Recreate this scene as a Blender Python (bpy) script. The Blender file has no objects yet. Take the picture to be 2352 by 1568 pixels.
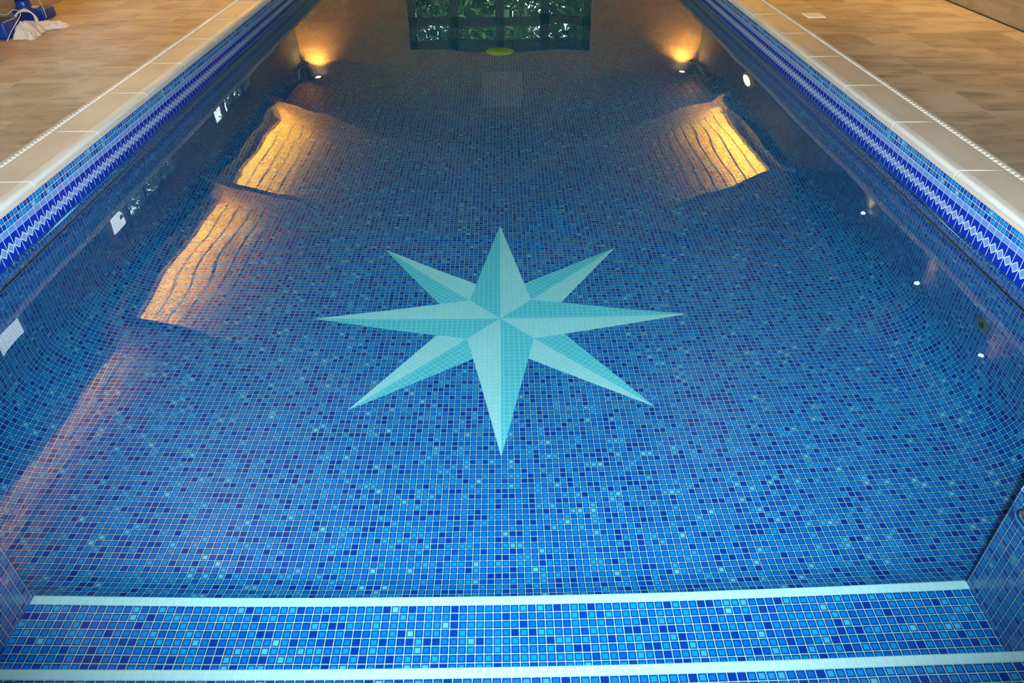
import bpy, bmesh, math, random
from mathutils import Vector, Matrix, noise
random.seed(7)
S = bpy.context.scene
C = S.collection
PI = math.pi

# ------------------------------------------------------------------ camera
FPX, PITCH, YAW, ROLL, CAM_H, CAM_X = 1664.5, .626, .0124, -.006, 1.5317, .0154
cd = bpy.data.cameras.new('camera'); cam = bpy.data.objects.new('camera', cd); C.objects.link(cam)
cd.sensor_width = 36; cd.lens = FPX/2352*36; cd.clip_start = .02; cd.clip_end = 200
cy, sy, cp, sp = math.cos(YAW), math.sin(YAW), math.cos(PITCH), math.sin(PITCH)
Fv = Vector((sy*cp, cy*cp, -sp)); R0 = Vector((cy, -sy, 0)); U0 = R0.cross(Fv)
cr, sr = math.cos(ROLL), math.sin(ROLL)
Rv = cr*R0 + sr*U0; Uv = -sr*R0 + cr*U0
m = Matrix((Rv, Uv, -Fv)).transposed().to_4x4(); m.translation = (CAM_X, 0, CAM_H)
cam.matrix_world = m
S.camera = cam

# ------------------------------------------------------------------ look
S.view_settings.view_transform = 'Standard'; S.view_settings.look = 'None'
S.view_settings.gamma = 1; S.view_settings.use_curve_mapping = False
S.view_settings.exposure = 0.0
S.cycles.use_denoising = True
S.cycles.max_bounces = 8; S.cycles.transmission_bounces = 6; S.cycles.transparent_max_bounces = 12
S.cycles.sample_clamp_indirect = 60.0

# ------------------------------------------------------------------ sky
SKY = 7.0
w = bpy.data.worlds.new('sky'); S.world = w; w.use_nodes = True
bg = w.node_tree.nodes['Background']; bg.inputs[0].default_value = (.78, .95, 1, 1); bg.inputs[1].default_value = SKY

# ------------------------------------------------------------------ lights
def lamp(name, kind, loc, energy, color=(1, 1, 1), size=.1, size_y=None, target=None, spot=None, blend=.6, caustic=True):
    l = bpy.data.lights.new(name, kind); l.energy = energy; l.color = color
    if kind == 'AREA':
        l.size = size
        if size_y: l.shape = 'RECTANGLE'; l.size_y = size_y
    else: l.shadow_soft_size = size
    if kind == 'SPOT': l.spot_size = spot; l.spot_blend = blend
    l.cycles.is_caustics_light = caustic
    o = bpy.data.objects.new(name, l); o.location = loc; C.objects.link(o)
    if target: o.rotation_euler = (Vector(target)-Vector(loc)).to_track_quat('-Z', 'Y').to_euler()
    return o
WARM = (1, .58, .12)
# the photographer's flash, sitting just above the lens
lamp('camera_flash', 'SPOT', (CAM_X+.05, -.04, CAM_H+.16), 1180, (.76, .91, 1), .04, target=(CAM_X+.05, 3.4, 0), spot=1.75, blend=.7)
# soft area lamp added as fill inside the unseen rear glazing
lamp('rear_fill', 'AREA', (0, -3.3, 1.75), 16, (.85, .95, 1), 5.6, 2.4, target=(0, 5, 1.0), caustic=False)

# ------------------------------------------------------------------ node helpers
def new_mat(name):
    mt = bpy.data.materials.new(name); mt.use_nodes = True
    nt = mt.node_tree; return mt, nt, nt.nodes['Principled BSDF']
def N(nt, t, **k):
    n = nt.nodes.new(t)
    for a, v in k.items(): setattr(n, a, v)
    return n
def L(nt, a, b): nt.links.new(a, b)
def setin(sock, v, nt):
    if hasattr(v, 'is_output') or isinstance(v, bpy.types.NodeSocket): L(nt, v, sock)
    else: sock.default_value = v
def M(nt, op, a, b=None, c=None, clamp=False):
    n = N(nt, 'ShaderNodeMath', operation=op, use_clamp=clamp)
    setin(n.inputs[0], a, nt)
    if b is not None: setin(n.inputs[1], b, nt)
    if c is not None: setin(n.inputs[2], c, nt)
    return n.outputs[0]
def mixc(nt, f, a, b):
    n = N(nt, 'ShaderNodeMix', data_type='RGBA')
    setin(n.inputs[0], f, nt)
    for i, v in ((6, a), (7, b)):
        if isinstance(v, tuple): n.inputs[i].default_value = (*v, 1) if len(v) == 3 else v
        else: L(nt, v, n.inputs[i])
    return n.outputs[2]
def smooth(nt, x, lo, hi):
    n = N(nt, 'ShaderNodeMapRange', interpolation_type='SMOOTHSTEP')
    setin(n.inputs[0], x, nt); n.inputs[1].default_value = lo; n.inputs[2].default_value = hi
    return n.outputs[0]
def ramp(nt, fac, stops, interp='LINEAR'):
    n = N(nt, 'ShaderNodeValToRGB'); n.color_ramp.interpolation = interp
    e = n.color_ramp.elements
    while len(e) < len(stops): e.new(.5)
    for i, (p, c) in enumerate(stops): e[i].position = p; e[i].color = (*c, 1)
    L(nt, fac, n.inputs[0]); return n.outputs[0]
def bump(nt, bsdf, h, strength, dist):
    b = N(nt, 'ShaderNodeBump'); b.inputs['Strength'].default_value = strength; b.inputs['Distance'].default_value = dist
    L(nt, h, b.inputs['Height']); L(nt, b.outputs[0], bsdf.inputs['Normal'])
def uv_xy(nt, off=(0, 0), scale=(1, 1)):
    u = N(nt, 'ShaderNodeUVMap'); s = N(nt, 'ShaderNodeSeparateXYZ'); L(nt, u.outputs[0], s.inputs[0])
    return (M(nt, 'MULTIPLY_ADD', s.outputs[0], scale[0], off[0]), M(nt, 'MULTIPLY_ADD', s.outputs[1], scale[1], off[1]))
def pos_xyz(nt):
    g = N(nt, 'ShaderNodeNewGeometry'); s = N(nt, 'ShaderNodeSeparateXYZ'); L(nt, g.outputs['Position'], s.inputs[0]); return s.outputs
def comb(nt, x, y, z=0.0):
    c = N(nt, 'ShaderNodeCombineXYZ'); setin(c.inputs[0], x, nt); setin(c.inputs[1], y, nt); setin(c.inputs[2], z, nt); return c.outputs[0]
def cell(nt, x, y):
    """tile cell: random value, distance to nearest edge (0..0.5), fractions"""
    fx, fy = M(nt, 'FRACT', x), M(nt, 'FRACT', y)
    ix, iy = M(nt, 'FLOOR', x), M(nt, 'FLOOR', y)
    wn = N(nt, 'ShaderNodeTexWhiteNoise', noise_dimensions='2D'); L(nt, comb(nt, ix, iy), wn.inputs[0])
    ex = M(nt, 'MINIMUM', fx, M(nt, 'SUBTRACT', 1.0, fx)); ey = M(nt, 'MINIMUM', fy, M(nt, 'SUBTRACT', 1.0, fy))
    return wn.outputs[0], M(nt, 'MINIMUM', ex, ey), ex, ey

TP = .0265       # pitch of the small mosaic
GROUT = (.55, .65, .65)
def mat_mosaic(name='blue_glazed_mosaic', off=(0, 0)):
    mt, nt, b = new_mat(name)
    x, y = uv_xy(nt, off, (1/TP, 1/TP))
    r, d, ex, ey = cell(nt, x, y)
    body = ramp(nt, r, [(0, (.001, .035, .33)), (.12, (.001, .055, .42)), (.22, (.001, .15, .60)), (.7, (.001, .25, .72)), (.9, (.004, .36, .80)), (.96, (.03, .45, .84)), (1, (.22, .70, .93))])
    edge = mixc(nt, smooth(nt, d, .11, .27), (.001, .045, .27), body)
    g = smooth(nt, d, .040, .064)
    col = mixc(nt, g, GROUT, edge)
    L(nt, col, b.inputs['Base Color'])
    L(nt, M(nt, 'MULTIPLY_ADD', g, -.55, .75), b.inputs['Roughness'])
    bump(nt, b, smooth(nt, d, .04, .16), .25, .0012)
    return mt
def mat_pale_tile(name, col, line, pitch, gw=.03, rough=.25, off=(0, 0), var=.05):
    mt, nt, b = new_mat(name)
    x, y = uv_xy(nt, off, (1/pitch, 1/pitch))
    r, d, ex, ey = cell(nt, x, y)
    c2 = tuple(max(0, c*(1-var)) for c in col)
    base = mixc(nt, r, col, c2)
    g = smooth(nt, d, gw*.6, gw)
    L(nt, mixc(nt, g, line, base), b.inputs['Base Color'])
    b.inputs['Roughness'].default_value = rough
    bump(nt, b, smooth(nt, d, gw*.5, gw*2.5), .2, .001)
    return mt
def mat_plain(name, col, rough=.5, metal=0, spec=None):
    mt, nt, b = new_mat(name); b.inputs['Base Color'].default_value = (*col, 1)
    b.inputs['Roughness'].default_value = rough; b.inputs['Metallic'].default_value = metal
    n = N(nt, 'ShaderNodeTexNoise'); n.inputs['Scale'].default_value = 9; n.inputs['Detail'].default_value = 4
    L(nt, mixc(nt, n.outputs[0], tuple(c*.93 for c in col), tuple(min(1, c*1.07) for c in col)), b.inputs['Base Color'])
    return mt
def mat_emit(name, col, strength):
    mt, nt, b = new_mat(name)
    b.inputs['Emission Color'].default_value = (*col, 1); b.inputs['Emission Strength'].default_value = strength
    b.inputs['Base Color'].default_value = (*col, 1)
    return mt

# ------------------------------------------------------------------ mesh helpers
def mesh_obj(name, verts, faces, mat=None, parent=None, uvs=None, smooth_=False, mats=None, mi=None):
    me = bpy.data.meshes.new(name); me.from_pydata([tuple(v) for v in verts], [], faces); me.update()
    if uvs is not None:
        l = me.uv_layers.new(name='UVMap')
        for p in me.polygons:
            for k, li in enumerate(p.loop_indices): l.data[li].uv = uvs[p.vertices[k]] if not callable(uvs) else uvs(p, me.vertices[p.vertices[k]].co)
    if mats:
        for mm in mats: me.materials.append(mm)
        if mi:
            for p, i in zip(me.polygons, mi): p.material_index = i
    elif mat: me.materials.append(mat)
    if smooth_:
        for p in me.polygons: p.use_smooth = True
    o = bpy.data.objects.new(name, me); C.objects.link(o)
    if parent: o.parent = parent
    return o
class MB:
    def __init__(s): s.v = []; s.f = []; s.m = []
    def add(s, vs, fs, m=0):
        k = len(s.v); s.v += [tuple(v) for v in vs]; s.f += [tuple(i+k for i in f) for f in fs]; s.m += [m]*len(fs)
    def box(s, x0, x1, y0, y1, z0, z1, m=0):
        s.add([(x0, y0, z0), (x1, y0, z0), (x1, y1, z0), (x0, y1, z0), (x0, y0, z1), (x1, y0, z1), (x1, y1, z1), (x0, y1, z1)],
              [(0, 3, 2, 1), (4, 5, 6, 7), (0, 1, 5, 4), (1, 2, 6, 5), (2, 3, 7, 6), (3, 0, 4, 7)], m)
    def tube(s, pts, r, n=12, m=0, caps=True):
        pts = [Vector(p) for p in pts]; rr = r if isinstance(r, (list, tuple)) else [r]*len(pts)
        vs = []; prev = None
        for i, p in enumerate(pts):
            t = (pts[min(i+1, len(pts)-1)]-pts[max(i-1, 0)]).normalized()
            if prev is None: a = t.orthogonal().normalized()
            else:
                a = prev - t*prev.dot(t); a.normalize()
            prev = a; b = t.cross(a)
            for k in range(n): vs.append(p + (a*math.cos(2*PI*k/n) + b*math.sin(2*PI*k/n))*rr[i])
        fs = [(i*n+k, i*n+(k+1) % n, (i+1)*n+(k+1) % n, (i+1)*n+k) for i in range(len(pts)-1) for k in range(n)]
        if caps: fs += [tuple(range(n))[::-1], tuple(range((len(pts)-1)*n, len(pts)*n))]
        s.add(vs, fs, m)
    def lathe(s, prof, n=32, mat=Matrix.Identity(4), m=0):
        vs = [mat @ Vector((r*math.cos(2*PI*k/n), r*math.sin(2*PI*k/n), z)) for r, z in prof for k in range(n)]
        fs = [(i*n+k, i*n+(k+1) % n, (i+1)*n+(k+1) % n, (i+1)*n+k) for i in range(len(prof)-1) for k in range(n)]
        s.add(vs, fs, m)
    def build(s, name, mat=None, parent=None, uv=None, smooth_=False, mats=None, bevel=0):
        o = mesh_obj(name, s.v, s.f, mat, parent, uv, smooth_, mats, s.m if mats else None)
        if bevel:
            b = o.modifiers.new('bevel', 'BEVEL'); b.width = bevel; b.segments = 3; b.limit_method = 'ANGLE'
        return o
def boxuv(p, co):
    n = p.normal
    if abs(n.z) > .6: return (co.x, co.y)
    if abs(n.x) > .6: return (co.y, co.z)
    return (co.x, co.z)
def empty(name, loc, label=None, cat=None, group=None):
    o = bpy.data.objects.new(name, None); o.location = loc; o.empty_display_size = .1; C.objects.link(o)
    if label: tag(o, label, cat, group)
    return o
def tag(o, label=None, cat=None, group=None, kind=None):
    if label: o['label'] = label
    if cat: o['category'] = cat
    if group: o['group'] = group
    if kind: o['kind'] = kind
    return o
def struct(o, label=None): o['kind'] = 'structure'; return tag(o, label)
def rel(o, parent):   # keep world placement while parenting
    o.parent = parent; o.matrix_parent_inverse = Matrix.Translation(parent.location).inverted(); return o

# ------------------------------------------------------------------ dimensions
XL, XR = -2.092, 2.0815          # pool walls
YN, YF = 1.385, 11.5             # near and far pool walls
RX = 1.458                       # half width of the stepped recess
YB = .30                         # back of the recess
ZT = .178                        # top of wall tiles
ZC, ZF = .218, .200              # coping top, deck
WX = 3.965                       # room side walls
YE, YR = 15.0, -3.6              # end wall, rear wall
EAVE, SLOPE = 2.67, .35
SX, SY_ = -.0047, 3.1621         # star centre
def zfl(y): return -(1.1313 + .0993*(y-SY_))

m_mos = mat_mosaic()
# ------------------------------------------------------------------ pool basin (structure)
def grid(us, vs, fn, uvfn):
    V = [fn(u, v) for v in vs for u in us]; T = [uvfn(u, v) for v in vs for u in us]
    n = len(us); F = [(j*n+i, j*n+i+1, (j+1)*n+i+1, (j+1)*n+i) for j in range(len(vs)-1) for i in range(n-1)]
    return V, F, T
def lin(a, b, n): return [a+(b-a)*i/n for i in range(n+1)]
CR = .27
ys = lin(YN, YF, 60)
V, F, T = grid(lin(XL+CR-.005, XR-CR+.005, 2), lin(YN+.285, YF, 2), lambda x, y: (x, y, zfl(y)), lambda x, y: (x-SX, y))
fo = struct(mesh_obj('floor_pool', V, F, m_mos, uvs=T), 'blue mosaic floor of the pool')
ZB = -.170                       # underside of the dark line
def side(sgn, xw, name):
    # wall then quarter-round cove down to the sloping floor
    def pt(s, y):
        zf = zfl(y); hw = (ZB - zf) - CR
        if s <= 1: return (xw, y, ZB - s*hw), s*hw
        a = (s-1)*PI/2
        return (xw - sgn*CR*(1-math.cos(a)), y, ZB-hw-CR*math.sin(a)), hw + CR*a
    ss = lin(0, 1, 4) + [1+k/14 for k in range(1, 15)]
    return struct(mesh_obj(name, *grid(ss, ys, lambda s, y: pt(s, y)[0], lambda s, y: 0)[:2], m_mos,
                  uvs=[(y, pt(s, y)[1]) for y in ys for s in ss], smooth_=True), None)
side(-1, XL, 'wall_pool_left')
side(1, XR, 'wall_pool_right')
# near wall under the steps with its cove
ss = lin(0, 1, 2) + [1+k/12 for k in range(1, 13)]
NR = .285
def near(s, x):
    zf = zfl(YN+NR); top = -.70; hw = max(.001, (top - zf) - NR); end = YN+NR
    if s <= 1: return (x, YN, top - s*hw), end - NR*PI/2 - (1-s)*hw
    a = (s-1)*PI/2; return (x, YN+NR*(1-math.cos(a)), zf+NR*(1-math.sin(a))), end - NR*(PI/2-a)
xs = lin(XL+.0, XR-.0, 8)
struct(mesh_obj('wall_pool_near', *grid(ss, xs, lambda s, x: near(s, x)[0], lambda s, y: 0)[:2], m_mos, uvs=[(x-SX, near(s, x)[1]) for x in xs for s in ss], smooth_=True))
b = MB(); b.box(XL-.02, XR+.02, YF, YF+.08, -2.2, ZT); struct(b.build('wall_pool_far', m_mos, uv=boxuv))
# flanking blocks beside the recess, and its back wall
b = MB()
b.box(XL-.2, -RX, YB-.1, YN-.002, ZB-.9, ZT); b.box(RX, XR+.2, YB-.1, YN-.002, ZB-.9, ZT); b.box(-RX, RX, YB-.1, YB, -.9, ZT)
struct(b.build('wall_recess', m_mos, uv=boxuv))

# ------------------------------------------------------------------ tile border along the water line
def border_common(nt, x):
    fx = M(nt, 'FRACT', x); return fx, M(nt, 'MINIMUM', fx, M(nt, 'SUBTRACT', 1.0, fx))
BP = 2*TP
def mat_liner():
    mt, nt, b = new_mat('pale_blue_liner_tile'); x, y = uv_xy(nt, (0, 0), (1/BP, 1/TP))
    fx, ex = border_common(nt, x); fy = M(nt, 'FRACT', y); ey = M(nt, 'MINIMUM', fy, M(nt, 'SUBTRACT', 1.0, fy))
    g = M(nt, 'MULTIPLY', smooth(nt, ex, .028, .045), smooth(nt, ey, .05, .09))
    L(nt, mixc(nt, g, GROUT, (.13, .28, .66)), b.inputs['Base Color']); b.inputs['Roughness'].default_value = .25
    return mt
def mat_diamond():
    mt, nt, b = new_mat('diamond_border_tile'); u, v = uv_xy(nt)
    x = M(nt, 'DIVIDE', u, BP); fx, ex = border_common(nt, x)
    du = M(nt, 'ABSOLUTE', M(nt, 'MULTIPLY', M(nt, 'SUBTRACT', fx, .5), 2.0))
    dv = M(nt, 'ABSOLUTE', M(nt, 'DIVIDE', M(nt, 'SUBTRACT', v, .0485), .0255))
    dd = M(nt, 'ADD', du, dv)
    n = N(nt, 'ShaderNodeTexNoise'); n.inputs['Scale'].default_value = 120
    navy = mixc(nt, n.outputs[0], (.001, .012, .28), (.004, .04, .52))
    c = mixc(nt, M(nt, 'GREATER_THAN', dd, 1.02), GROUT, navy)
    c = mixc(nt, M(nt, 'LESS_THAN', dd, .74), c, (.17, .33, .66))
    g = M(nt, 'LESS_THAN', ex, .036)
    c = mixc(nt, M(nt, 'MULTIPLY', g, M(nt, 'GREATER_THAN', dd, .9)), c, GROUT)
    L(nt, c, b.inputs['Base Color']); b.inputs['Roughness'].default_value = .2
    return mt
def mat_darkline():
    mt, nt, b = new_mat('dark_bronze_line_tile'); x, y = uv_xy(nt, (0, 0), (1/BP, 1/TP))
    fx, ex = border_common(nt, x)
    c = mixc(nt, M(nt, 'LESS_THAN', ex, .04), (.006, .004, .003), (.20, .07, .03))
    c = mixc(nt, M(nt, 'LESS_THAN', y, -6.12), c, (.46, .40, .12))
    L(nt, c, b.inputs['Base Color']); b.inputs['Roughness'].default_value = .35
    return mt
m_liner, m_dia, m_dark = mat_liner(), mat_diamond(), mat_darkline()
m_mosb = mat_mosaic('blue_border_mosaic', (0, -(ZT-2*TP)/TP))
m_mosu = mat_mosaic('blue_submerged_mosaic', (0, 0))
for sgn, xw, side_ in ((-1, XL, 'left'), (1, XR, 'right')):
    root = empty('tile_border', (xw, YN, 0), 'tile border with white outlined diamonds along the %s wall at the water line' % side_, 'tile border')
    def strip(name, z0, z1, mat, lab, th=.006):
        b = MB(); xa, xb = sorted((xw + sgn*.03, xw)); b.box(xa, xb, YN, YF, z0, z1)
        o = b.build(name, mat, None, uv=lambda p, co: (co.y, co.z)); rel(o, root)
        if lab: o['label'] = lab
    strip('mosaic_band', ZT-2*TP, ZT, m_mosb, 'two rows of small blue mosaic')
    # liner uses its own phase: v measured so that the row is one tile high
    b = MB(); xa, xb = sorted((xw + sgn*.03, xw)); b.box(xa, xb, YN, YF, ZT-3*TP, ZT-2*TP)
    o = b.build('pale_band', m_liner, None, uv=lambda p, co: (co.y, co.z-(ZT-3*TP)+1e-5)); rel(o, root); o['label'] = 'pale blue tile band'
    strip('diamond_band', -.004, ZT-3*TP, m_dia, 'navy band with pale diamonds in white outline')
    b = MB(); b.box(xa, xb, YN, YF, -TP, -.004)
    o = b.build('pale_band', m_liner, None, uv=lambda p, co: (co.y, co.z+TP+1e-5)); rel(o, root); o['label'] = 'pale blue tile band under water'
    strip('mosaic_band', -5*TP, -TP, m_mosu, 'rows of small blue mosaic under water')
    strip('dark_line', ZB, -5*TP, m_dark, 'dark bronze line under water')

# ------------------------------------------------------------------ star mosaic
m_star_l = mat_pale_tile('pale_aqua_tile', (.80, .93, .93), (.62, .80, .82), TP, .06, .25, (.5, .5))
m_star_d = mat_pale_tile('deep_aqua_tile', (.20, .70, .78), (.62, .90, .92), TP, .06, .25, (.5, .5))
star = empty('star_mosaic', (SX, SY_, zfl(SY_)), 'large aqua eight pointed compass star mosaic on the pool floor', 'mosaic star')
SR, SK = .9765, .1689
def star_ray(ang, lift, layer_z):
    # kite: centre, clockwise corner, tip, counter-clockwise corner (ray along local +Y)
    pts = [(0, 0), (SK, SK), (0, SR), (-SK, SK)]
    ca, sa = math.cos(ang), math.sin(ang)
    V = []; T = []
    for z in (layer_z, layer_z-.02):
        for x, y in pts:
            X, Y = x*ca + y*sa, -x*sa + y*ca
            V.append((SX+X, SY_+Y, zfl(SY_+Y)+z)); T.append((x, y))
    F = [(0, 1, 2), (0, 2, 3), (5, 4, 0, 1)[::-1], (6, 5, 1, 2)[::-1], (7, 6, 2, 3)[::-1], (4, 7, 3, 0)[::-1]]
    o = mesh_obj('star_ray', V, F, uvs=T, mats=[m_star_l, m_star_d], mi=[0, 1, 0, 0, 1, 1])
    rel(o, star)
for k in range(4): star_ray(k*PI/2, 0, .0035)
SKK = SK
def diag(k):
    global SK
    sk = SK; q = math.sqrt(.5)
    star_ray(k*PI/2 + PI/4, 0, .0022)
for k in range(4): diag(k)

# ------------------------------------------------------------------ steps
m_white = mat_pale_tile('white_nosing_tile', (.86, .90, .88), (.62, .74, .74), TP, .03, .3, (.5, 0), .04)
steps = empty('pool_steps', (0, YN, -.9), 'blue mosaic steps with white nosing strips at the shallow end', 'steps')
sy0 = YN
for i, z in enumerate((-.684, -.507, -.33, -.153)):
    y1 = YN - .3*i; y0 = max(YB, y1 - .3 - (.0 if i < 3 else 0)); 
    if i == 3: y0 = YB
    b = MB(); b.box(-RX, RX, YB, y1-.001, -1.0 if i == 0 else z-.177, z)
    o = b.build('step', m_mos, None, uv=lambda p, co, y1=y1, z=z: ((co.x-SX, co.y-(y1-TP)) if abs(p.normal.z) > .6 else ((co.x-SX, co.z-z) if abs(p.normal.y) > .6 else (co.y, co.z))))
    rel(o, steps)
    b = MB(); b.box(-RX, RX, y1-TP, y1+.003, z-.012, z+.0025)
    o = b.build('nosing_strip', m_white, None, uv=lambda p, co, y1=y1: (co.x-SX, co.y-(y1-TP)+TP*.0001), bevel=.003)
    o['label'] = 'white nosing strip'; rel(o, steps)

# ------------------------------------------------------------------ water
def mat_water():
    mt = bpy.data.materials.new('clear_pool_water'); mt.use_nodes = True; nt = mt.node_tree; nt.nodes.clear()
    out = N(nt, 'ShaderNodeOutputMaterial'); g = N(nt, 'ShaderNodeBsdfGlass'); g.inputs['IOR'].default_value = 1.333; g.inputs['Roughness'].default_value = 0
    L(nt, g.outputs[0], out.inputs[0])
    v = N(nt, 'ShaderNodeVolumeAbsorption'); v.inputs[0].default_value = (.75, .96, .975, 1); v.inputs[1].default_value = 1.0
    L(nt, v.outputs[0], out.inputs['Volume'])
    return mt
def wave(x, y):
    a = 0.00125*noise.noise(Vector((x*1.9+3, y*1.3, 1.7))) + 0.00055*noise.noise(Vector((x*4.3, y*3.1+9, 4.1)))
    return a
wx0, wx1, wz = XL-.006, XR+.006, -2.3
xs_ = sorted(lin(wx0, wx1, 120) + [-RX-.004, RX+.004]); ys_ = sorted(lin(YB-.004, YF+.006, 300) + [YN-.006])
V = [(x, y, wave(x, y)) for y in ys_ for x in xs_]; nx = len(xs_)
F = []
for j in range(len(ys_)-1):
    for i in range(nx-1):
        if ys_[j] < YN-.0061 and (xs_[i] < -RX-.0041 or xs_[i+1] > RX+.0041): continue
        F.append((j*nx+i, j*nx+i+1, (j+1)*nx+i+1, (j+1)*nx+i))
ntop = len(F)
edges = {}
for f in F:
    for a, b_ in zip(f, f[1:]+f[:1]):
        if (b_, a) in edges: del edges[(b_, a)]
        else: edges[(a, b_)] = 1
low = {}
def lowv(i):
    if i not in low: low[i] = len(V); V.append((V[i][0], V[i][1], wz))
    return low[i]
for a, b_ in list(edges): F.append((b_, a, lowv(a), lowv(b_)))
k0 = len(V)
def cap(x0, x1, y0, y1):
    k = len(V); V.extend([(x0, y0, wz), (x1, y0, wz), (x1, y1, wz), (x0, y1, wz)]); F.append((k+3, k+2, k+1, k))
cap(wx0, wx1, YN-.006, YF+.006); cap(-RX-.004, RX+.004, YB-.004, YN-.006)
water = mesh_obj('pool_water', V, F, mat_water())
for p in water.data.polygons[:ntop]: p.use_smooth = True
tag(water, 'still clear water filling the pool', 'water', kind='stuff')
water.cycles.is_caustics_caster = True
water.visible_shadow = True

# ------------------------------------------------------------------ coping
def mat_coping(ribs=False):
    mt, nt, b = new_mat('ribbed_cream_lip' if ribs else 'cream_coping_stone')
    n = N(nt, 'ShaderNodeTexNoise'); n.inputs['Scale'].default_value = 2.5; n.inputs['Detail'].default_value = 6
    n2 = N(nt, 'ShaderNodeTexNoise'); n2.inputs['Scale'].default_value = 60
    a = (.76, .73, .68) if ribs else (.66, .56, .46); d = (.68, .64, .58) if ribs else (.59, .49, .39)
    c = mixc(nt, smooth(nt, n.outputs[0], .3, .7), a, d)
    L(nt, c, b.inputs['Base Color']); b.inputs['Roughness'].default_value = .38
    if ribs:
        p = pos_xyz(nt); wv = M(nt, 'SINE', M(nt, 'MULTIPLY', p[1], 2*PI/.0072))
        bump(nt, b, wv, .32, .0014)
    else: bump(nt, b, n2.outputs[0], .08, .001)
    return mt
m_cop, m_lip = mat_coping(), mat_coping(True)
m_joint = mat_plain('cream_joint', (.66, .57, .47), .5)
CL = .6475; GW = .222            # stone length, width behind the wall face
ORD = ['first', 'second', 'third', 'fourth', 'fifth', 'sixth', 'seventh', 'eighth', 'ninth', 'tenth', 'eleventh', 'twelfth', 'thirteenth', 'fourteenth', 'fifteenth', 'sixteenth']
# profile: s = distance outward from the pool face (negative = over the water), z
slab_prof = [(.000, ZT), (-.001, ZT+.002), (.001, ZT+.012), (.006, ZT+.016), (.008, ZT+.022)]
nl = 22
def ribbed(n):
    out = []
    for i in range(n+1):
        a = -PI*.42 + (PI*.5+PI*.42)*i/n
        out.append((.018 - .018*math.cos(a), ZC-.018+.018*math.sin(a)))
    return out
lipA = ribbed(12)
# ribs run along the stone: five fine ridges on the lip and just behind it
rib = []
for i, (s_, z_) in enumerate(lipA): rib.append((s_, z_))
rib += [(.024, ZC+.0006), (.034, ZC+.0008), (.046, ZC+.0006), (.052, ZC-.0006)]
back = [(rib[-1][0], ZC-.03), (.010, ZC-.03)]
def extrude(prof, xw, sgn, y0, y1):
    n = len(prof); V = [(xw+sgn*s, y, z) for y in (y0, y1) for s, z in prof]
    F = [((i+1) % n, i, i+n, (i+1) % n + n) for i in range(n)] + [tuple(range(n)), tuple(range(2*n-1, n-1, -1))]
    if sgn > 0: F = [f[::-1] for f in F]
    return V, F
body = slab_prof + [(.012, ZC-.016), (rib[-1][0], ZC-.03), (rib[-1][0], ZC-.0005)] + [(GW-.003, ZC-.0005), (GW, ZC-.004), (GW, ZT-.02), (.032, ZT-.02), (.032, ZT)]
k0_, k1_ = -4, 13
protos = {}
for sgn, xw, side_ in ((-1, XL, 'left'), (1, XR, 'right')):
    first = None
    for k in range(k0_, k1_):
        ya = 3.088 + (.012 if sgn > 0 else 0) + CL*k; yb = ya + CL
        if yb < 1.3: continue
        vis = k - 0
        if k < 0: where = '%s before the first joint seen on the %s edge' % ({-1: 'cream coping stone just', -2: 'cream coping stone second back', -3: 'cream coping stone third back'}[k], side_)
        else: where = '%s cream coping stone beyond the nearest visible joint on the %s edge' % (ORD[k], side_)
        if first is None:
            root = empty('coping_stone', (xw, ya, ZT)); g = .002
            V, F = extrude(body, 0, sgn, g, CL-g)
            o = mesh_obj('slab', [(x, y, z-ZT) for x, y, z in V], F, m_cop, root)
            V, F = extrude(rib+back, 0, sgn, g, CL-g)
            o = mesh_obj('ribbed_lip', [(x, y, z-ZT) for x, y, z in V], F, m_lip, root); o['label'] = 'ribbed white rounded lip'
            # raised bead of grout over the joint
            jb = MB(); pth = [(s_, z_) for s_, z_ in lipA] + [(.02, ZC+.0012), (.06, ZC+.0008), (.14, ZC), (GW-.005, ZC-.0005)]
            jb.tube([(sgn*(s_), 0, z_-ZT) for s_, z_ in pth], .0022, 8)
            o = jb.build('joint_bead', m_joint, root, smooth_=True); o['label'] = 'pale bead of joint grout'
            first = root
        else:
            root = first.copy(); C.objects.link(root); root.location = (xw, ya, ZT)
            for ch in [c for c in first.children]:
                d = ch.copy(); C.objects.link(d); d.parent = root
        tag(root, where, 'coping stone', 'coping stones on the %s pool edge' % side_)

# ------------------------------------------------------------------ edge grating
m_grate = mat_plain('white_grating_plastic', (.74, .68, .62), .4)
m_chan = mat_plain('beige_channel', (.55, .45, .34), .6)
for sgn, xw, side_ in ((-1, XL, 'left'), (1, XR, 'right')):
    x0 = xw + sgn*GW
    root = empty('edge_grating', (x0, YN, ZF), 'narrow slotted white grating behind the %s coping stones' % side_, 'grating')
    def bx(mb, a, b_, y0, y1, z0, z1): xa, xb = sorted((x0+sgn*a, x0+sgn*b_)); mb.box(xa, xb, y0, y1, z0, z1)
    mb = MB(); bx(mb, 0, .058, YN, YF, ZF-.03, ZF+.002); bx(mb, 0, .014, YN, YF, ZF, ZF+.014); bx(mb, .046, .058, YN, YF, ZF, ZF+.014)
    rel(mb.build('channel', m_chan), root)
    V = []; F = []; y = YN+.02; V += [(x0+sgn*a, y, ZF+.004) for a in (.016, .043)]
    while y < YF-.05:
        for yy, zz in ((y+.0235, .004), (y+.0235, .0145), (y+.0345, .0145), (y+.0345, .004)): V += [(x0+sgn*a, yy, ZF+zz) for a in (.016, .043)]
        y += .0345
    F = [(2*i, 2*i+1, 2*i+3, 2*i+2) for i in range(len(V)//2-1)]
    rel(mesh_obj('slats', V, F, mats=[m_chan, m_grate], mi=[0 if i % 4 == 0 else 1 for i in range(len(F))]), root)

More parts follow.
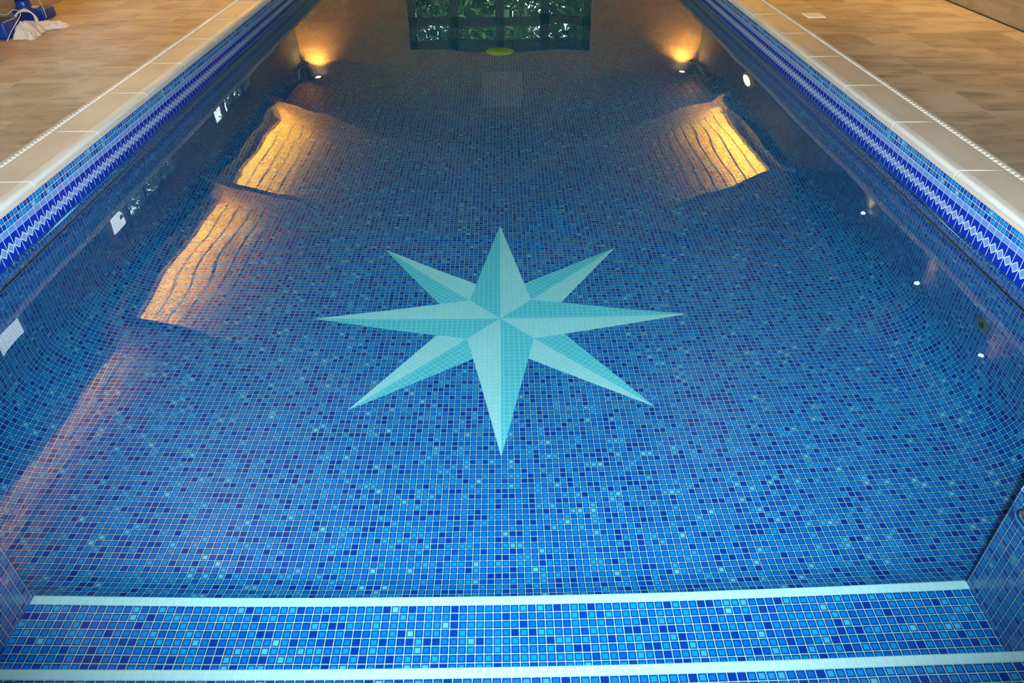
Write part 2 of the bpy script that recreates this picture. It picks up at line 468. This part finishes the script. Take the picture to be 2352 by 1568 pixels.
# ------------------------------------------------------------------ deck floor
def stone(name, c0, c1, c2, pitch, joint, jw, axis='floor', rough=.4, joff=(0, 0)):
    mt, nt, b = new_mat(name); p = pos_xyz(nt)
    if axis == 'floor': a, c = p[0], p[1]
    elif axis == 'x': a, c = p[1], p[2]
    else: a, c = p[0], p[2]
    x = M(nt, 'MULTIPLY_ADD', a, 1/pitch[0], joff[0]); y = M(nt, 'MULTIPLY_ADD', c, 1/pitch[1], joff[1])
    r, d, ex, ey = cell(nt, x, y)
    wn = N(nt, 'ShaderNodeTexNoise'); wn.inputs['Scale'].default_value = 1.0; wn.inputs['Detail'].default_value = 7; wn.inputs['Distortion'].default_value = .6
    sc = (1.3, 3.0) if axis == 'floor' else (2.0, 8.0)
    L(nt, comb(nt, M(nt, 'MULTIPLY', a, sc[0]), M(nt, 'MULTIPLY', c, sc[1]), M(nt, 'MULTIPLY', r, 9.0)), wn.inputs['Vector'])
    wf = N(nt, 'ShaderNodeTexNoise'); wf.inputs['Scale'].default_value = 1.0; wf.inputs['Detail'].default_value = 9; wf.inputs['Roughness'].default_value = .65
    L(nt, comb(nt, M(nt, 'MULTIPLY', a, sc[0]*2.6), M(nt, 'MULTIPLY', c, sc[1]*3.0), M(nt, 'MULTIPLY', r, 5.0)), wf.inputs['Vector'])
    col = mixc(nt, smooth(nt, wn.outputs[0], .36, .62), c0, c1)
    col = mixc(nt, M(nt, 'MULTIPLY', smooth(nt, wf.outputs[0], .46, .80), .80), col, c2)
    vn = N(nt, 'ShaderNodeTexNoise'); vn.inputs['Scale'].default_value = 1.0; vn.inputs['Detail'].default_value = 8; vn.inputs['Roughness'].default_value = .6; vn.inputs['Distortion'].default_value = 1.2
    L(nt, comb(nt, M(nt, 'MULTIPLY', a, sc[0]*1.5), M(nt, 'MULTIPLY', c, sc[1]*2.2), M(nt, 'MULTIPLY_ADD', r, 5.0, 3.0)), vn.inputs['Vector'])
    vein = M(nt, 'SUBTRACT', 1.0, smooth(nt, M(nt, 'ABSOLUTE', M(nt, 'SUBTRACT', vn.outputs[0], .5)), 0, .03))
    col = mixc(nt, M(nt, 'MULTIPLY', M(nt, 'MULTIPLY', vein, .35), smooth(nt, wn.outputs[0], .40, .60)), col, c2)
    jx = M(nt, 'MULTIPLY', ex, pitch[0]); jy = M(nt, 'MULTIPLY', ey, pitch[1])
    g = smooth(nt, M(nt, 'MINIMUM', jx, jy), jw*.5, jw)
    L(nt, mixc(nt, g, joint, col), b.inputs['Base Color'])
    L(nt, M(nt, 'MULTIPLY_ADD', wf.outputs[0], .25, rough-.12), b.inputs['Roughness'])
    bump(nt, b, M(nt, 'ADD', g, M(nt, 'MULTIPLY', wf.outputs[0], .3)), .25, .0015)
    return mt
m_floor = stone('travertine_floor_tiles', (.50, .41, .32), (.36, .275, .195), (.15, .11, .08), (.357, .357), (.50, .42, .325), .003, joff=(-2.70/.357, -3.6/.357))
m_wallx = stone('travertine_wall_side', (.42, .31, .19), (.36, .25, .14), (.25, .15, .08), (.60, .357), (.42, .32, .22), .003, 'x', .5)
m_upper = mat_plain('dark_upper_wall', (.045, .055, .065), .6)
m_wally = stone('travertine_wall_end', (.42, .28, .15), (.34, .21, .11), (.23, .14, .07), (.60, .357), (.34, .24, .15), .003, 'y', .5)
OX = GW + .058
b = MB()
b.box(-WX-.2, XL-OX, YR, YE+.2, ZF-.12, ZF); b.box(XR+OX, WX+.2, YR, YE+.2, ZF-.12, ZF)
b.box(XL-OX, XR+OX, YF+.08, YE+.2, ZF-.12, ZF); b.box(XL-OX, XR+OX, YR, YB-.1, ZF-.12, ZF)
b.box(XL-OX, -RX, YB-.1, YN-.01, ZF-.021, ZF); b.box(RX, XR+OX, YB-.1, YN-.01, ZF-.021, ZF)
struct(b.build('floor', m_floor), 'brown beige stone tiled deck around the pool')

# ------------------------------------------------------------------ room shell
m_dark_frame = mat_plain('dark_window_frame', (.004, .006, .010), .35)
def mat_glass():
    mt = bpy.data.materials.new('window_glass'); mt.use_nodes = True; nt = mt.node_tree; nt.nodes.clear()
    out = N(nt, 'ShaderNodeOutputMaterial'); tr = N(nt, 'ShaderNodeBsdfTransparent'); gl = N(nt, 'ShaderNodeBsdfGlossy'); gl.inputs['Roughness'].default_value = 0
    fr = N(nt, 'ShaderNodeFresnel'); geo = N(nt, 'ShaderNodeNewGeometry'); L(nt, M(nt, 'MULTIPLY_ADD', geo.outputs['Backfacing'], 1/1.45-1.45, 1.45), fr.inputs[0]); mx = N(nt, 'ShaderNodeMixShader')
    L(nt, fr.outputs[0], mx.inputs[0]); L(nt, tr.outputs[0], mx.inputs[1]); L(nt, gl.outputs[0], mx.inputs[2]); L(nt, mx.outputs[0], out.inputs[0]); return mt
m_glass = mat_glass()
def wall_x(name, x0, x1, openings, mat, y0=YR, y1=YE, z1=EAVE):
    b = MB(); y = y0; zd = .95
    b.box(x0, x1, y0, y1, ZF-.12, zd)
    for (a, c, zb, zt) in sorted(openings):
        b.box(x0, x1, y, a, zd, z1, 1); b.box(x0, x1, a, c, zt, z1, 1); y = c
    b.box(x0, x1, y, y1, zd, z1, 1); return struct(b.build(name, mats=[mat, m_upper]))
WIN_L = [(3.20, 5.10, .95, 2.01), (6.64, 8.54, .95, 2.01), (10.0, 11.9, .95, 2.01)]
wall_x('wall_left', -WX-.09, -WX, WIN_L, m_wallx)
wall_x('wall_right', WX, WX+.2, [], m_wallx)
# end wall with glazed doors, gable above
def gable(name, y0, y1, xo, zo, mat, zb=ZF):
    """wall across the room with an opening |x|<xo, zb<z<zo and a gable top"""
    top = lambda x: EAVE+.02 + SLOPE*(WX-abs(x))
    V = []; F = []
    def poly(pts):
        k = len(V); n = len(pts); V.extend([(x, y0, z) for x, z in pts] + [(x, y1, z) for x, z in pts])
        F.append(tuple(range(k, k+n))); F.append(tuple(range(k+2*n-1, k+n-1, -1)))
        for i in range(n): F.append((k+(i+1) % n, k+i, k+n+i, k+n+(i+1) % n))
    X = WX
    poly([(-X, ZF-.1), (-xo, ZF-.1), (-xo, zo), (-xo, top(xo)), (-X, top(X))])
    poly([(xo, ZF-.1), (X, ZF-.1), (X, top(X)), (xo, top(xo)), (xo, zo)])
    poly([(-xo, zo), (xo, zo), (xo, top(xo)), (0, top(0)), (-xo, top(xo))])
    return struct(mesh_obj(name, V, F, mat))
DX, DZ = 1.765, 2.2
gable('wall_end', YE, YE+.2, DX, DZ, m_wally)
gable('wall_rear', YR-.2, YR, 2.9, 2.4, m_wally)
b = MB(); b.box(WX-.012, WX, YR, YE, ZF, ZF+.006); struct(b.build('baseboard_right', m_dark_frame), 'dark joint line at the foot of the right wall')
# ceiling
def mat_planks():
    mt, nt, b = new_mat('varnished_plank_ceiling'); p = pos_xyz(nt)
    x = M(nt, 'MULTIPLY_ADD', M(nt, 'ABSOLUTE', p[0]), 1/.135, .35)
    fx = M(nt, 'FRACT', x); ix = M(nt, 'FLOOR', x); ex = M(nt, 'MINIMUM', fx, M(nt, 'SUBTRACT', 1.0, fx))
    wn = N(nt, 'ShaderNodeTexWhiteNoise', noise_dimensions='1D'); L(nt, ix, wn.inputs['W'])
    n = N(nt, 'ShaderNodeTexNoise'); n.inputs['Detail'].default_value = 5; n.inputs['Scale'].default_value = 1
    L(nt, comb(nt, M(nt, 'MULTIPLY', p[0], 30.0), M(nt, 'MULTIPLY_ADD', p[1], 1.6, M(nt, 'MULTIPLY', wn.outputs[0], 40.0))), n.inputs['Vector'])
    kn = N(nt, 'ShaderNodeTexVoronoi'); kn.inputs['Scale'].default_value = 1
    L(nt, comb(nt, M(nt, 'MULTIPLY', p[0], 9.0), M(nt, 'MULTIPLY_ADD', p[1], 3.0, M(nt, 'MULTIPLY', wn.outputs[0], 17.0))), kn.inputs['Vector'])
    c = mixc(nt, n.outputs[0], (.50, .34, .14), (.38, .23, .085))
    c = mixc(nt, smooth(nt, kn.outputs[0], .06, .13), (.22, .10, .03), c)
    c = mixc(nt, smooth(nt, ex, .055, .095), (.010, .006, .003), c)
    L(nt, c, b.inputs['Base Color']); b.inputs['Roughness'].default_value = .5
    return mt
m_plank = mat_planks()
def mat_beam():
    mt, nt, b = new_mat('pine_beam'); p = pos_xyz(nt)
    kn = N(nt, 'ShaderNodeTexVoronoi'); kn.inputs['Scale'].default_value = 5
    n = N(nt, 'ShaderNodeTexNoise'); n.inputs['Detail'].default_value = 4; n.inputs['Scale'].default_value = 1
    L(nt, comb(nt, M(nt, 'MULTIPLY', p[0], 2.0), p[1], M(nt, 'MULTIPLY', p[2], 30.0)), n.inputs['Vector'])
    c = mixc(nt, n.outputs[0], (.50, .33, .14), (.36, .22, .08))
    c = mixc(nt, smooth(nt, kn.outputs[0], .08, .14), (.20, .09, .03), c)
    L(nt, c, b.inputs['Base Color']); b.inputs['Roughness'].default_value = .5; return mt
m_beam = mat_beam()
RZ = EAVE + SLOPE*WX
V = []; F = []
for z in (0, .12):
    V += [(-WX-.10, YR-.2, EAVE-.10*SLOPE+z), (0, YR-.2, RZ+z), (WX+.25, YR-.2, EAVE-.25*SLOPE+z), (-WX-.10, YE+.2, EAVE-.10*SLOPE+z), (0, YE+.2, RZ+z), (WX+.25, YE+.2, EAVE-.25*SLOPE+z)]
F = [(0, 1, 4, 3)[::-1], (1, 2, 5, 4)[::-1], (6, 7, 10, 9), (7, 8, 11, 10), (0, 6, 9, 3)[::-1], (2, 8, 11, 5), (0, 1, 7, 6), (1, 2, 8, 7), (3, 4, 10, 9)[::-1], (4, 5, 11, 10)[::-1]]
struct(mesh_obj('ceiling', V, F, m_plank), 'sloping timber plank ceiling')
# rafters following the slope
BEAMS = [2.5, 5.9, 9.22, 12.6]
bl = ['nearest the steps', 'second from the steps', 'third from the steps', 'nearest the glazed end wall']
for yb_, t_ in zip(BEAMS, bl):
    V = []; dp = .33
    for y in (yb_, yb_+.13):
        V += [(-WX, y, EAVE+.01), (0, y, RZ+.01), (WX, y, EAVE+.01), (WX, y, EAVE-dp), (0, y, RZ-dp), (-WX, y, EAVE-dp)]
    F = [(0, 1, 4, 5), (1, 2, 3, 4), (6, 11, 10, 7), (7, 10, 9, 8), (5, 4, 10, 11), (4, 3, 9, 10), (0, 5, 11, 6), (3, 2, 8, 9)]
    o = mesh_obj('trim_%d' % (BEAMS.index(yb_)+1), V, F, m_beam); struct(o, 'pine ceiling beam ' + t_)
# dark eaves ledges, added to hide the strip lights standing on them
m_ledge = mat_plain('dark_ledge', (.03, .03, .03), .5)
b = MB(); b.box(-WX, -WX+.10, YR, YE, 2.42, 2.45); struct(b.build('trim_5', m_ledge))
b = MB(); b.box(WX-.10, WX, YR, YE, 2.42, 2.45); struct(b.build('trim_6', m_ledge))
def cove_light(sgn, y0, y1, pw):
    yc = (y0+y1)/2
    lamp('eaves_strip', 'AREA', (sgn*(WX-.05), yc, 2.475), pw, (1, .72, .10), y1-y0, .05, target=(sgn*(WX-.05-1.0), yc, 2.475+1.3), caustic=False).data.spread = math.radians(62)
for sgn, y0, y1, pw in ((-1, 2.7, 5.85, 32), (-1, 6.1, 9.15, 185), (-1, 9.45, 12.55, 270), (1, 9.45, 12.55, 270)):
    cove_light(sgn, y0, y1, pw)
    lamp('eaves_uplight', 'SPOT', (sgn*(WX-.05), y1-.95, 2.48), pw*.30, (1, .70, .10), .03, target=(sgn*(WX-.38), y1+.1, 2.62), spot=1.1, blend=1, caustic=False)

# ------------------------------------------------------------------ windows and doors
def glazed(name, lab, axis, pos, a0, a1, z0, z1, nv, rails, fw, depth=.05):
    """frame with nv panes side by side and horizontal rails; axis 'x' = pane plane at X=pos, 'y' = at Y=pos"""
    fr = MB(); gl = MB()
    def bx(mb, a, b_, c, d, t=depth):
        if axis == 'x': mb.box(pos-t/2, pos+t/2, a, b_, c, d)
        else: mb.box(a, b_, pos-t/2, pos+t/2, c, d)
    bx(fr, a0, a1, z0, z0+fw); bx(fr, a0, a1, z1-fw, z1)
    wdt = (a1-a0)/nv
    for i in range(nv+1):
        a = a0+i*wdt; h = fw*.6 if 0 < i < nv else fw
        lo = max(a0, a-h) if i else a0; hi = min(a1, a+h) if i < nv else a1
        bx(fr, lo, hi, z0, z1)
    for r_ in rails: bx(fr, a0, a1, r_-fw*.52, r_+fw*.52)
    bx(gl, a0+.01, a1-.01, z0+.01, z1-.01, .008)
    o = fr.build(name, m_dark_frame); struct(o, lab)
    g_ = gl.build('pane', m_glass, o)
glazed('door_1', 'dark framed glazed doors in the end wall', 'y', YE+.08, -DX, DX, ZF, DZ, 4, [1.66], .14)
for i, (a, c, zb, zt) in enumerate(WIN_L):
    glazed('window_%d' % (i+1), 'small dark framed window high in the left wall', 'x', -WX-.03, a, c, zb, zt, 4, [], .055)
glazed('window_4', None, 'y', YR-.1, -2.9, 2.9, ZF, 2.4, 4, [], .06)
for a, c, zb, zt in WIN_L:
    l = bpy.data.lights.new('portal', 'AREA'); l.shape = 'RECTANGLE'; l.size = c-a; l.size_y = zt-zb; l.cycles.is_portal = True
    o = bpy.data.objects.new('window_portal', l); o.location = (-WX-.22, (a+c)/2, (zb+zt)/2); C.objects.link(o)
    o.rotation_euler = Matrix(((0, 0, -1), (-1, 0, 0), (0, 1, 0))).to_euler()
# pale panel high in the end gable
b = MB(); b.box(-.37, .43, YE-.02, YE+.01, 2.64, 3.32)
tag(b.build('wall_panel', mat_plain('pale_panel', (.62, .50, .48), .5), bevel=.006), 'pale square panel high in the gable above the glazed doors', 'panel')

# ------------------------------------------------------------------ end wall lights
m_metal = mat_plain('brushed_steel', (.55, .55, .55), .3, 1)
m_lens = mat_emit('lamp_lens', (1, .80, .42), 60)
for sgn, side_ in ((-1, 'left'), (1, 'right')):
    X, Y, Z = sgn*3.64, YE-.16, 2.60
    root = empty('wall_downlight', (X, YE, Z), 'round lit downlight high in the %s corner of the end wall' % side_, 'wall light', 'corner lights of the end wall')
    mb = MB(); mb.lathe([(0, .10), (.06, .10), (.065, .08), (.065, .0), (.055, .0), (.055, .03)], 24, Matrix.Translation((X, Y, Z))); mb.box(X-.02, X+.02, Y, YE, Z+.03, Z+.06)
    rel(mb.build('lamp_body', m_metal, smooth_=False), root)
    mb = MB(); mb.lathe([(.052, .0), (.045, -.012), (0, -.02)], 24, Matrix.Translation((X, Y, Z+.004)))
    rel(mb.build('lens', m_lens), root)
    lamp('downlight_beam', 'SPOT', (X, Y, Z-.05), 280, WARM, .05, target=(X, Y+.06, 0), spot=2.3, blend=.9, caustic=False)
    # dark speaker beside it
    mb = MB(); mb.box(X+sgn*.14, X+sgn*.24, YE-.12, YE-.001, 2.42, 2.66)
    tag(mb.build('wall_speaker', mat_plain('dark_box', (.03, .03, .035), .5), bevel=.006), 'small dark box on the end wall beside the %s corner light' % side_, 'speaker')
# right wall lights
m_lens2 = mat_emit('white_lamp_lens', (1, .93, .80), 90)
for i, (y, z) in enumerate(((4.666, 2.04), (5.783, 2.02), (7.13, 1.97))):
    X = WX-.05
    root = empty('wall_spotlight', (WX, y, z), ('small lit spotlight nearest the steps', 'small lit middle spotlight', 'small lit spotlight farthest from the steps')[i] + ' on the right wall', 'wall light', 'spotlights on the right wall')
    mb = MB(); mb.lathe([(0, .07), (.022, .07), (.026, .06), (.026, 0), (.022, 0), (.022, .012)], 20, Matrix.Translation((X, y, z))); mb.box(X, WX, y-.01, y+.01, z+.03, z+.05)
    rel(mb.build('lamp_body', m_metal), root)
    mb = MB(); mb.lathe([(.022, .002), (.018, -.008), (0, -.012)], 20, Matrix.Translation((X, y, z)))
    rel(mb.build('lens', m_lens2), root)
    lamp('spot_beam', 'SPOT', (X, y, z-.04), (40, 55, 115)[i], (1, .60, .18), .03, target=(X-.25, y, 0), spot=1.9, blend=.9, caustic=False)

# ------------------------------------------------------------------ underwater fittings
def xrot(sgn): return Matrix.Rotation(-sgn*PI/2, 4, 'Y')
root = empty('pool_light', (XR, 6.13, -.87), 'round lit underwater lamp in the right pool wall', 'pool light')
T_ = Matrix.Translation((XR, 6.13, -.87)) @ xrot(1)
mb = MB(); mb.lathe([(.145, -.01), (.145, .012), (.135, .022), (.105, .026), (.098, .020), (.098, .0)], 40, T_)
o = mb.build('ring', mat_plain('cream_ring', (.70, .62, .36), .35), smooth_=True); rel(o, root); o['label'] = 'cream plastic ring'
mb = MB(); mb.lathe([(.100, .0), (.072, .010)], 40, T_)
o = mb.build('reflector', mat_emit('yellow_glow_reflector', (1, .74, .16), 7), smooth_=True); rel(o, root); o['label'] = 'yellow inner reflector dish with its own added glow'  # emission added to the dish in place of light from the lens
mb = MB(); mb.lathe([(.072, .010), (.05, .022), (0, .028)], 40, T_)
o = mb.build('lens', mat_emit('pool_lamp_lens', (1, .95, .80), 40), smooth_=True); rel(o, root); o['label'] = 'glowing glass lens'
root = empty('return_inlet', (XR, 2.545, -.525), 'small pale round water inlet in the right pool wall', 'inlet')
T_ = Matrix.Translation((XR, 2.545, -.525)) @ xrot(1)
m_inl = mat_plain('ivory_plastic', (.56, .58, .40), .35)
mb = MB(); mb.lathe([(.046, -.01), (.046, .008), (.040, .013), (.024, .012), (.022, .004), (.012, .001), (.011, -.02)], 32, T_)
for a in range(4):
    d = Matrix.Rotation(a*PI/2+.4, 4, 'Z'); vs = [T_ @ d @ Vector(v) for v in ((.012, -.002, .002), (.024, -.002, .002), (.024, .002, .002), (.012, .002, .002), (.012, -.002, .008), (.024, -.002, .012), (.024, .002, .012), (.012, .002, .008))]
    mb.add(vs, [(4, 5, 6, 7), (0, 1, 5, 4), (2, 3, 7, 6)])
o = mb.build('flange', m_inl, smooth_=False); rel(o, root)
mb = MB(); mb.lathe([(.0115, .0025), (0, .0025)], 24, T_); o = mb.build('opening', mat_plain('black_hole', (.005, .006, .01), .6)); rel(o, root); o['label'] = 'dark centre hole'
root = empty('main_drain', (.004, 7.80, zfl(7.8)), 'round yellow drain cover on the deep pool floor', 'drain')
tilt = Matrix.Rotation(-math.atan(.0993), 4, 'X')
T_ = Matrix.Translation((.004, 7.80, zfl(7.8))) @ tilt
mb = MB(); mb.lathe([(.140, -.02), (.140, .010), (.128, .020), (.05, .026), (0, .027)], 48, T_)
o = mb.build('cover', mat_plain('yellow_plastic', (.80, .80, .16), .35), smooth_=True); rel(o, root)
mb = MB()
for k in range(4):
    r_ = .035+.022*k; mb.lathe([(r_-.003, .0255-.002*k), (r_-.003, .030-.0022*k), (r_+.003, .030-.0022*k), (r_+.003, .0255-.002*k)], 40, T_)
o = mb.build('grille_rings', mat_plain('yellow_plastic_rib', (.70, .70, .12), .4)); rel(o, root)
# handrail in the recess
root = empty('grab_rail', (RX, 1.312, -.04), 'chrome grab rail on the right side wall of the steps', 'rail')
m_chrome = mat_plain('polished_chrome', (.82, .80, .78), .12, 1)
RXR = RX-.036
mb = MB(); pts = [(RX, 1.312, -.04)] + [(RXR+.02*(1-math.sin(a)), 1.312-.02*(1-math.cos(a)), -.04) for a in [PI/2*k/6 for k in range(7)]]
pts += [(RXR, 1.2, -.04), (RXR, .9, -.04), (RXR, .45, -.04), (RXR+.01, .425, -.04), (RX, .42, -.04)]
mb.tube(pts, .020, 20)
o = mb.build('tube', m_chrome, smooth_=True); rel(o, root)
for y in (.42, 1.312):
    mb = MB(); mb.lathe([(.024, 0), (.024, .003), (.020, .006)], 28, Matrix.Translation((RX, y, -.04)) @ xrot(1))
    o = mb.build('flange', m_chrome, smooth_=True); rel(o, root)

# ------------------------------------------------------------------ things on the deck
b = MB(); b.box(2.512, 2.662, 6.27, 6.435, ZF-.002, ZF+.006)
root = b.build('deck_lid', mat_plain('white_plastic_lid', (.82, .80, .76), .35), bevel=.003); tag(root, 'small white square lid set in the right deck', 'floor lid')
m_blue = mat_plain('blue_moulded_plastic', (.004, .035, .26), .32)
def rounded(name, x0, x1, y0, y1, z0, z1, mat, r=.03):
    b = MB(); b.box(x0, x1, y0, y1, z0, z1); o = b.build(name, mat, smooth_=True)
    bv = o.modifiers.new('bevel', 'BEVEL'); bv.width = r; bv.segments = 5; return o
root = empty('ballast_stand', (-3.78, 6.55, ZF), 'blue plastic stand with a round post against the left wall', 'stand')
rel(rounded('base', -3.962, -3.705, 6.41, 6.60, ZF, ZF+.085, m_blue, .018), root)
mb = MB(); mb.lathe([(.066, 0), (.066, .012), (.060, .02), (.056, .04), (.056, .06)], 28, Matrix.Translation((-3.895, 6.50, ZF+.08)))
rel(mb.build('collar', m_blue, smooth_=True), root)
mb = MB(); mb.tube([(-3.895, 6.50, ZF+.08), (-3.895, 6.50, ZF+1.7)], .052, 24)
rel(mb.build('post', m_blue, smooth_=True), root)
mb = MB(); mb.lathe([(.020, 0), (.030, .004), (.032, .014), (.022, .018), (.0, .018)], 24, Matrix.Translation((-3.80, 6.49, ZF+.083)))
o = mb.build('filler_cap', mat_plain('pinkish_cap', (.50, .34, .40), .4), smooth_=True); rel(o, root); o['label'] = 'pinkish white filler cap'
o = rounded('ballast_block', -3.955, -3.665, 5.78, 6.0, ZF, ZF+.12, m_blue, .02); tag(o, 'blue rounded plastic block on the left deck in front of the stand', 'block')
# cords
m_cord = mat_plain('white_cord', (.70, .70, .68), .6)
def cord(pts, lab, r=.003):
    P_ = [Vector(p) for p in pts]; out = []
    for i in range(len(P_)-1):
        a, b_, c_, d_ = P_[max(0, i-1)], P_[i], P_[i+1], P_[min(len(P_)-1, i+2)]
        for k in range(6):
            t = k/6; out.append(.5*((2*b_) + (c_-a)*t + (2*a-5*b_+4*c_-d_)*t*t + (3*b_-a-3*c_+d_)*t**3))
    out.append(P_[-1])
    mb = MB(); mb.tube(out, r*.75, 8); o = mb.build('cord', m_cord, smooth_=True); tag(o, lab, 'cord'); return o
ring = [(-3.895+.060*math.cos(a), 6.50+.060*math.sin(a), ZF+.175+.01*math.sin(a)) for a in [2*PI*k/24 for k in range(25)]]
cord(ring, 'thin white cord looped round the blue post', .004)
cord([(-3.955, 6.20, ZF+.10), (-3.86, 6.17, ZF+.095), (-3.76, 6.12, ZF+.14), (-3.66, 6.03, ZF+.13), (-3.655, 5.83, ZF+.05), (-3.655, 5.74, ZF+.004)], 'white cord hanging between the blue stand and block', .004)
cord([(-3.84, 6.55, ZF+.40), (-3.79, 6.52, ZF+.25), (-3.74, 6.47, ZF+.14), (-3.70, 6.42, ZF+.09), (-3.675, 6.38, ZF+.03)], 'thin pale cord slanting down the end of the blue stand', .0028)
# crumpled plastic bag
def mat_bag():
    mt, nt, b = new_mat('thin_white_plastic'); n = N(nt, 'ShaderNodeTexNoise'); n.inputs['Scale'].default_value = 14; n.inputs['Detail'].default_value = 6
    L(nt, mixc(nt, n.outputs[0], (.72, .66, .66), (.60, .48, .44)), b.inputs['Base Color']); b.inputs['Roughness'].default_value = .3
    b.inputs['Transmission Weight'].default_value = 0.0
    return mt
m_bag = mat_bag()
bag = empty('plastic_bag', (-3.55, 6.05, ZF), 'crumpled white plastic bag lying against the blue stand', 'bag')
def crumple(cx, cy_, rx, ry, h, rot, seed, name, spike=1.0):
    V = []; F = []; n, m_ = 72, 34
    for j in range(m_+1):
        t = j/m_
        for i in range(n):
            a = 2*PI*i/n
            k = 1 +   .55*noise.noise(Vector((math.cos(a)*1.7, math.sin(a)*1.7, seed))) + .12*noise.noise(Vector((math.cos(a)*5, math.sin(a)*5, seed)))
            rr = t*k
            x = rx*rr*math.cos(a); y = ry*rr*math.sin(a)
            w_ = 1-abs(noise.noise(Vector((x*13, y*13, seed))))*2.2
            f_ = 1-abs(noise.noise(Vector((x*34, y*34, seed+5))))*2
            z = (1-t**3)*(h*.50 + h*.55*w_ + .009*f_*spike) + .004*max(0, f_)
            X = x*math.cos(rot)-y*math.sin(rot); Y = x*math.sin(rot)+y*math.cos(rot)
            V.append((cx+X, cy_+Y, ZF+max(.002, z)))
    F = [(j*n+i, j*n+(i+1) % n, (j+1)*n+(i+1) % n, (j+1)*n+i)[::-1] for j in range(m_) for i in range(n)]
    o = mesh_obj(name, V, F, m_bag, smooth_=False); rel(o, bag)
    sl = o.modifiers.new('thick', 'SOLIDIFY'); sl.thickness = .0015; return o
crumple(-3.60, 5.93, .11, .17, .085, .35, 3.3, 'folds')
crumple(-3.56, 6.15, .17, .075, .045, .45, 8.1, 'folds')
mb = MB(); c0 = Vector((-3.70, 6.12, ZF+.05))
mb.tube([(c0.x-.015+.085*math.cos(a), c0.y+.03+.03*math.sin(a), c0.z+.075*math.sin(a)) for a in [PI*k/14 for k in range(-1, 16)]], [.010+.004*math.sin(k) for k in range(17)], 10)
o = mb.build('handle', m_bag, smooth_=True); rel(o, bag)

# ------------------------------------------------------------------ trees outside
def mat_leaf():
    mt, nt, b = new_mat('dark_leaf'); n = N(nt, 'ShaderNodeTexNoise'); n.inputs['Scale'].default_value = 1.3
    L(nt, ramp(nt, n.outputs[0], [(.3, (.006, .048, .024)), (.5, (.020, .10, .042)), (.7, (.07, .17, .04))]), b.inputs['Base Color']); b.inputs['Roughness'].default_value = .6
    return mt
m_leaf = mat_leaf(); m_bark = mat_plain('bark', (.03, .022, .016), .8)
def tree_mesh(seed, h, r, n, size):
    rnd = random.Random(seed); V = []; F = []
    blobs = [(rnd.uniform(-.5, .5)*r, rnd.uniform(-.5, .5)*r, h*rnd.uniform(.22, .92), r*rnd.uniform(.35, .65)) for _ in range(16)]
    for _ in range(n):
        bx_, by_, bz_, br = rnd.choice(blobs); d = Vector((rnd.gauss(0, 1), rnd.gauss(0, 1), rnd.gauss(0, 1))).normalized()*br*rnd.uniform(.55, 1.05)
        c = Vector((bx_, by_, max(.15, bz_))) + d; c.z = max(.1, c.z)
        u = Vector((rnd.gauss(0, 1), rnd.gauss(0, 1), rnd.gauss(0, 1))).normalized(); v = u.orthogonal().normalized()
        s = size*rnd.uniform(.6, 1.4); k = len(V)
        V += [c-u*s, c+v*s*.45, c+u*s, c-v*s*.45]; F.append((k, k+1, k+2, k+3))
    return V, F
protos = []
for i in range(3):
    V, F = tree_mesh(10+i, 7.5, 2.3, 14000, .085)
    t = empty('garden_tree', (0, 0, 0)); mesh_obj('crown', V, F, m_leaf, t)
    mb = MB(); mb.tube([(0, 0, 0), (.1, .05, 2), (-.05, .1, 4), (0, 0, 6)], [.16, .13, .09, .04], 10); mb.tube([(.08, .05, 2.2), (.7, .3, 3.6), (1.1, .4, 4.6)], [.08, .05, .02], 8); mb.tube([(0, .08, 2.8), (-.6, -.3, 4.0), (-1.0, -.5, 5.2)], [.07, .05, .02], 8)
    mb.build('trunk', m_bark, t, smooth_=True); protos.append(t)
spots = [(-6.6, 21.5, 1.0), (-3.4, 20.2, .95), (-.6, 22.0, 1.05), (2.4, 20.4, .95), (5.2, 21.8, 1.0), (-4.8, 26, 1.25), (-.9, 27, 1.2), (3.4, 26.2, 1.3), (7.8, 24.5, 1.2),
         (-9.6, 6.0, .72), (-10.4, 12.6, .84), (-13.0, 15.0, 1.15), (-10.2, 18.6, .93), (-11.6, 23.0, 1.12), (-9.6, 28.0, 1.0)]
words = ['far left', 'left', 'middle', 'right', 'far right']
for i, (x, y, s_) in enumerate(spots):
    p = protos[i % 3]
    if i < 3: t = p
    else:
        t = p.copy(); C.objects.link(t)
        for ch in p.children:
            d = ch.copy(); C.objects.link(d); d.parent = t
    t.location = (x, y, -.1); t.scale = (s_, s_, s_); t.rotation_euler = (0, 0, i*1.3)
    far = i < 9
    pos = (('leftmost tree of the front row', 'second tree of the front row', 'middle tree of the front row', 'fourth tree of the front row', 'rightmost tree of the front row', 'leftmost tree of the back row', 'second tree of the back row', 'third tree of the back row', 'rightmost tree of the back row')[i] + ' beyond the end doors') if far else \
          (('nearest tree', 'second nearest tree', 'tall tree set back', 'fourth tree', 'large fifth tree', 'farthest tree')[i-9] + ' beyond the left windows')
    tag(t, 'dark green ' + pos, 'tree', 'trees beyond the end doors' if far else 'trees beyond the left windows')
b = MB(); b.box(-30, -WX-.2, -10, 40, -.3, -.1); b.box(WX+.2, 20, -10, 40, -.3, -.1); b.box(-WX-.2, WX+.2, YE+.2, 40, -.3, -.1)
struct(b.build('ground', mat_plain('dark_lawn', (.03, .05, .02), .9)), 'dark lawn outside')

for o in S.objects:
    if o.type == 'MESH' and o.name.split('.')[0] in ('floor_pool', 'wall_pool_left', 'wall_pool_right', 'wall_pool_near', 'wall_recess', 'star_ray', 'step', 'nosing_strip', 'wall_pool_far', 'cover', 'pale_band', 'mosaic_band', 'dark_line'):
        o.cycles.is_caustics_receiver = True
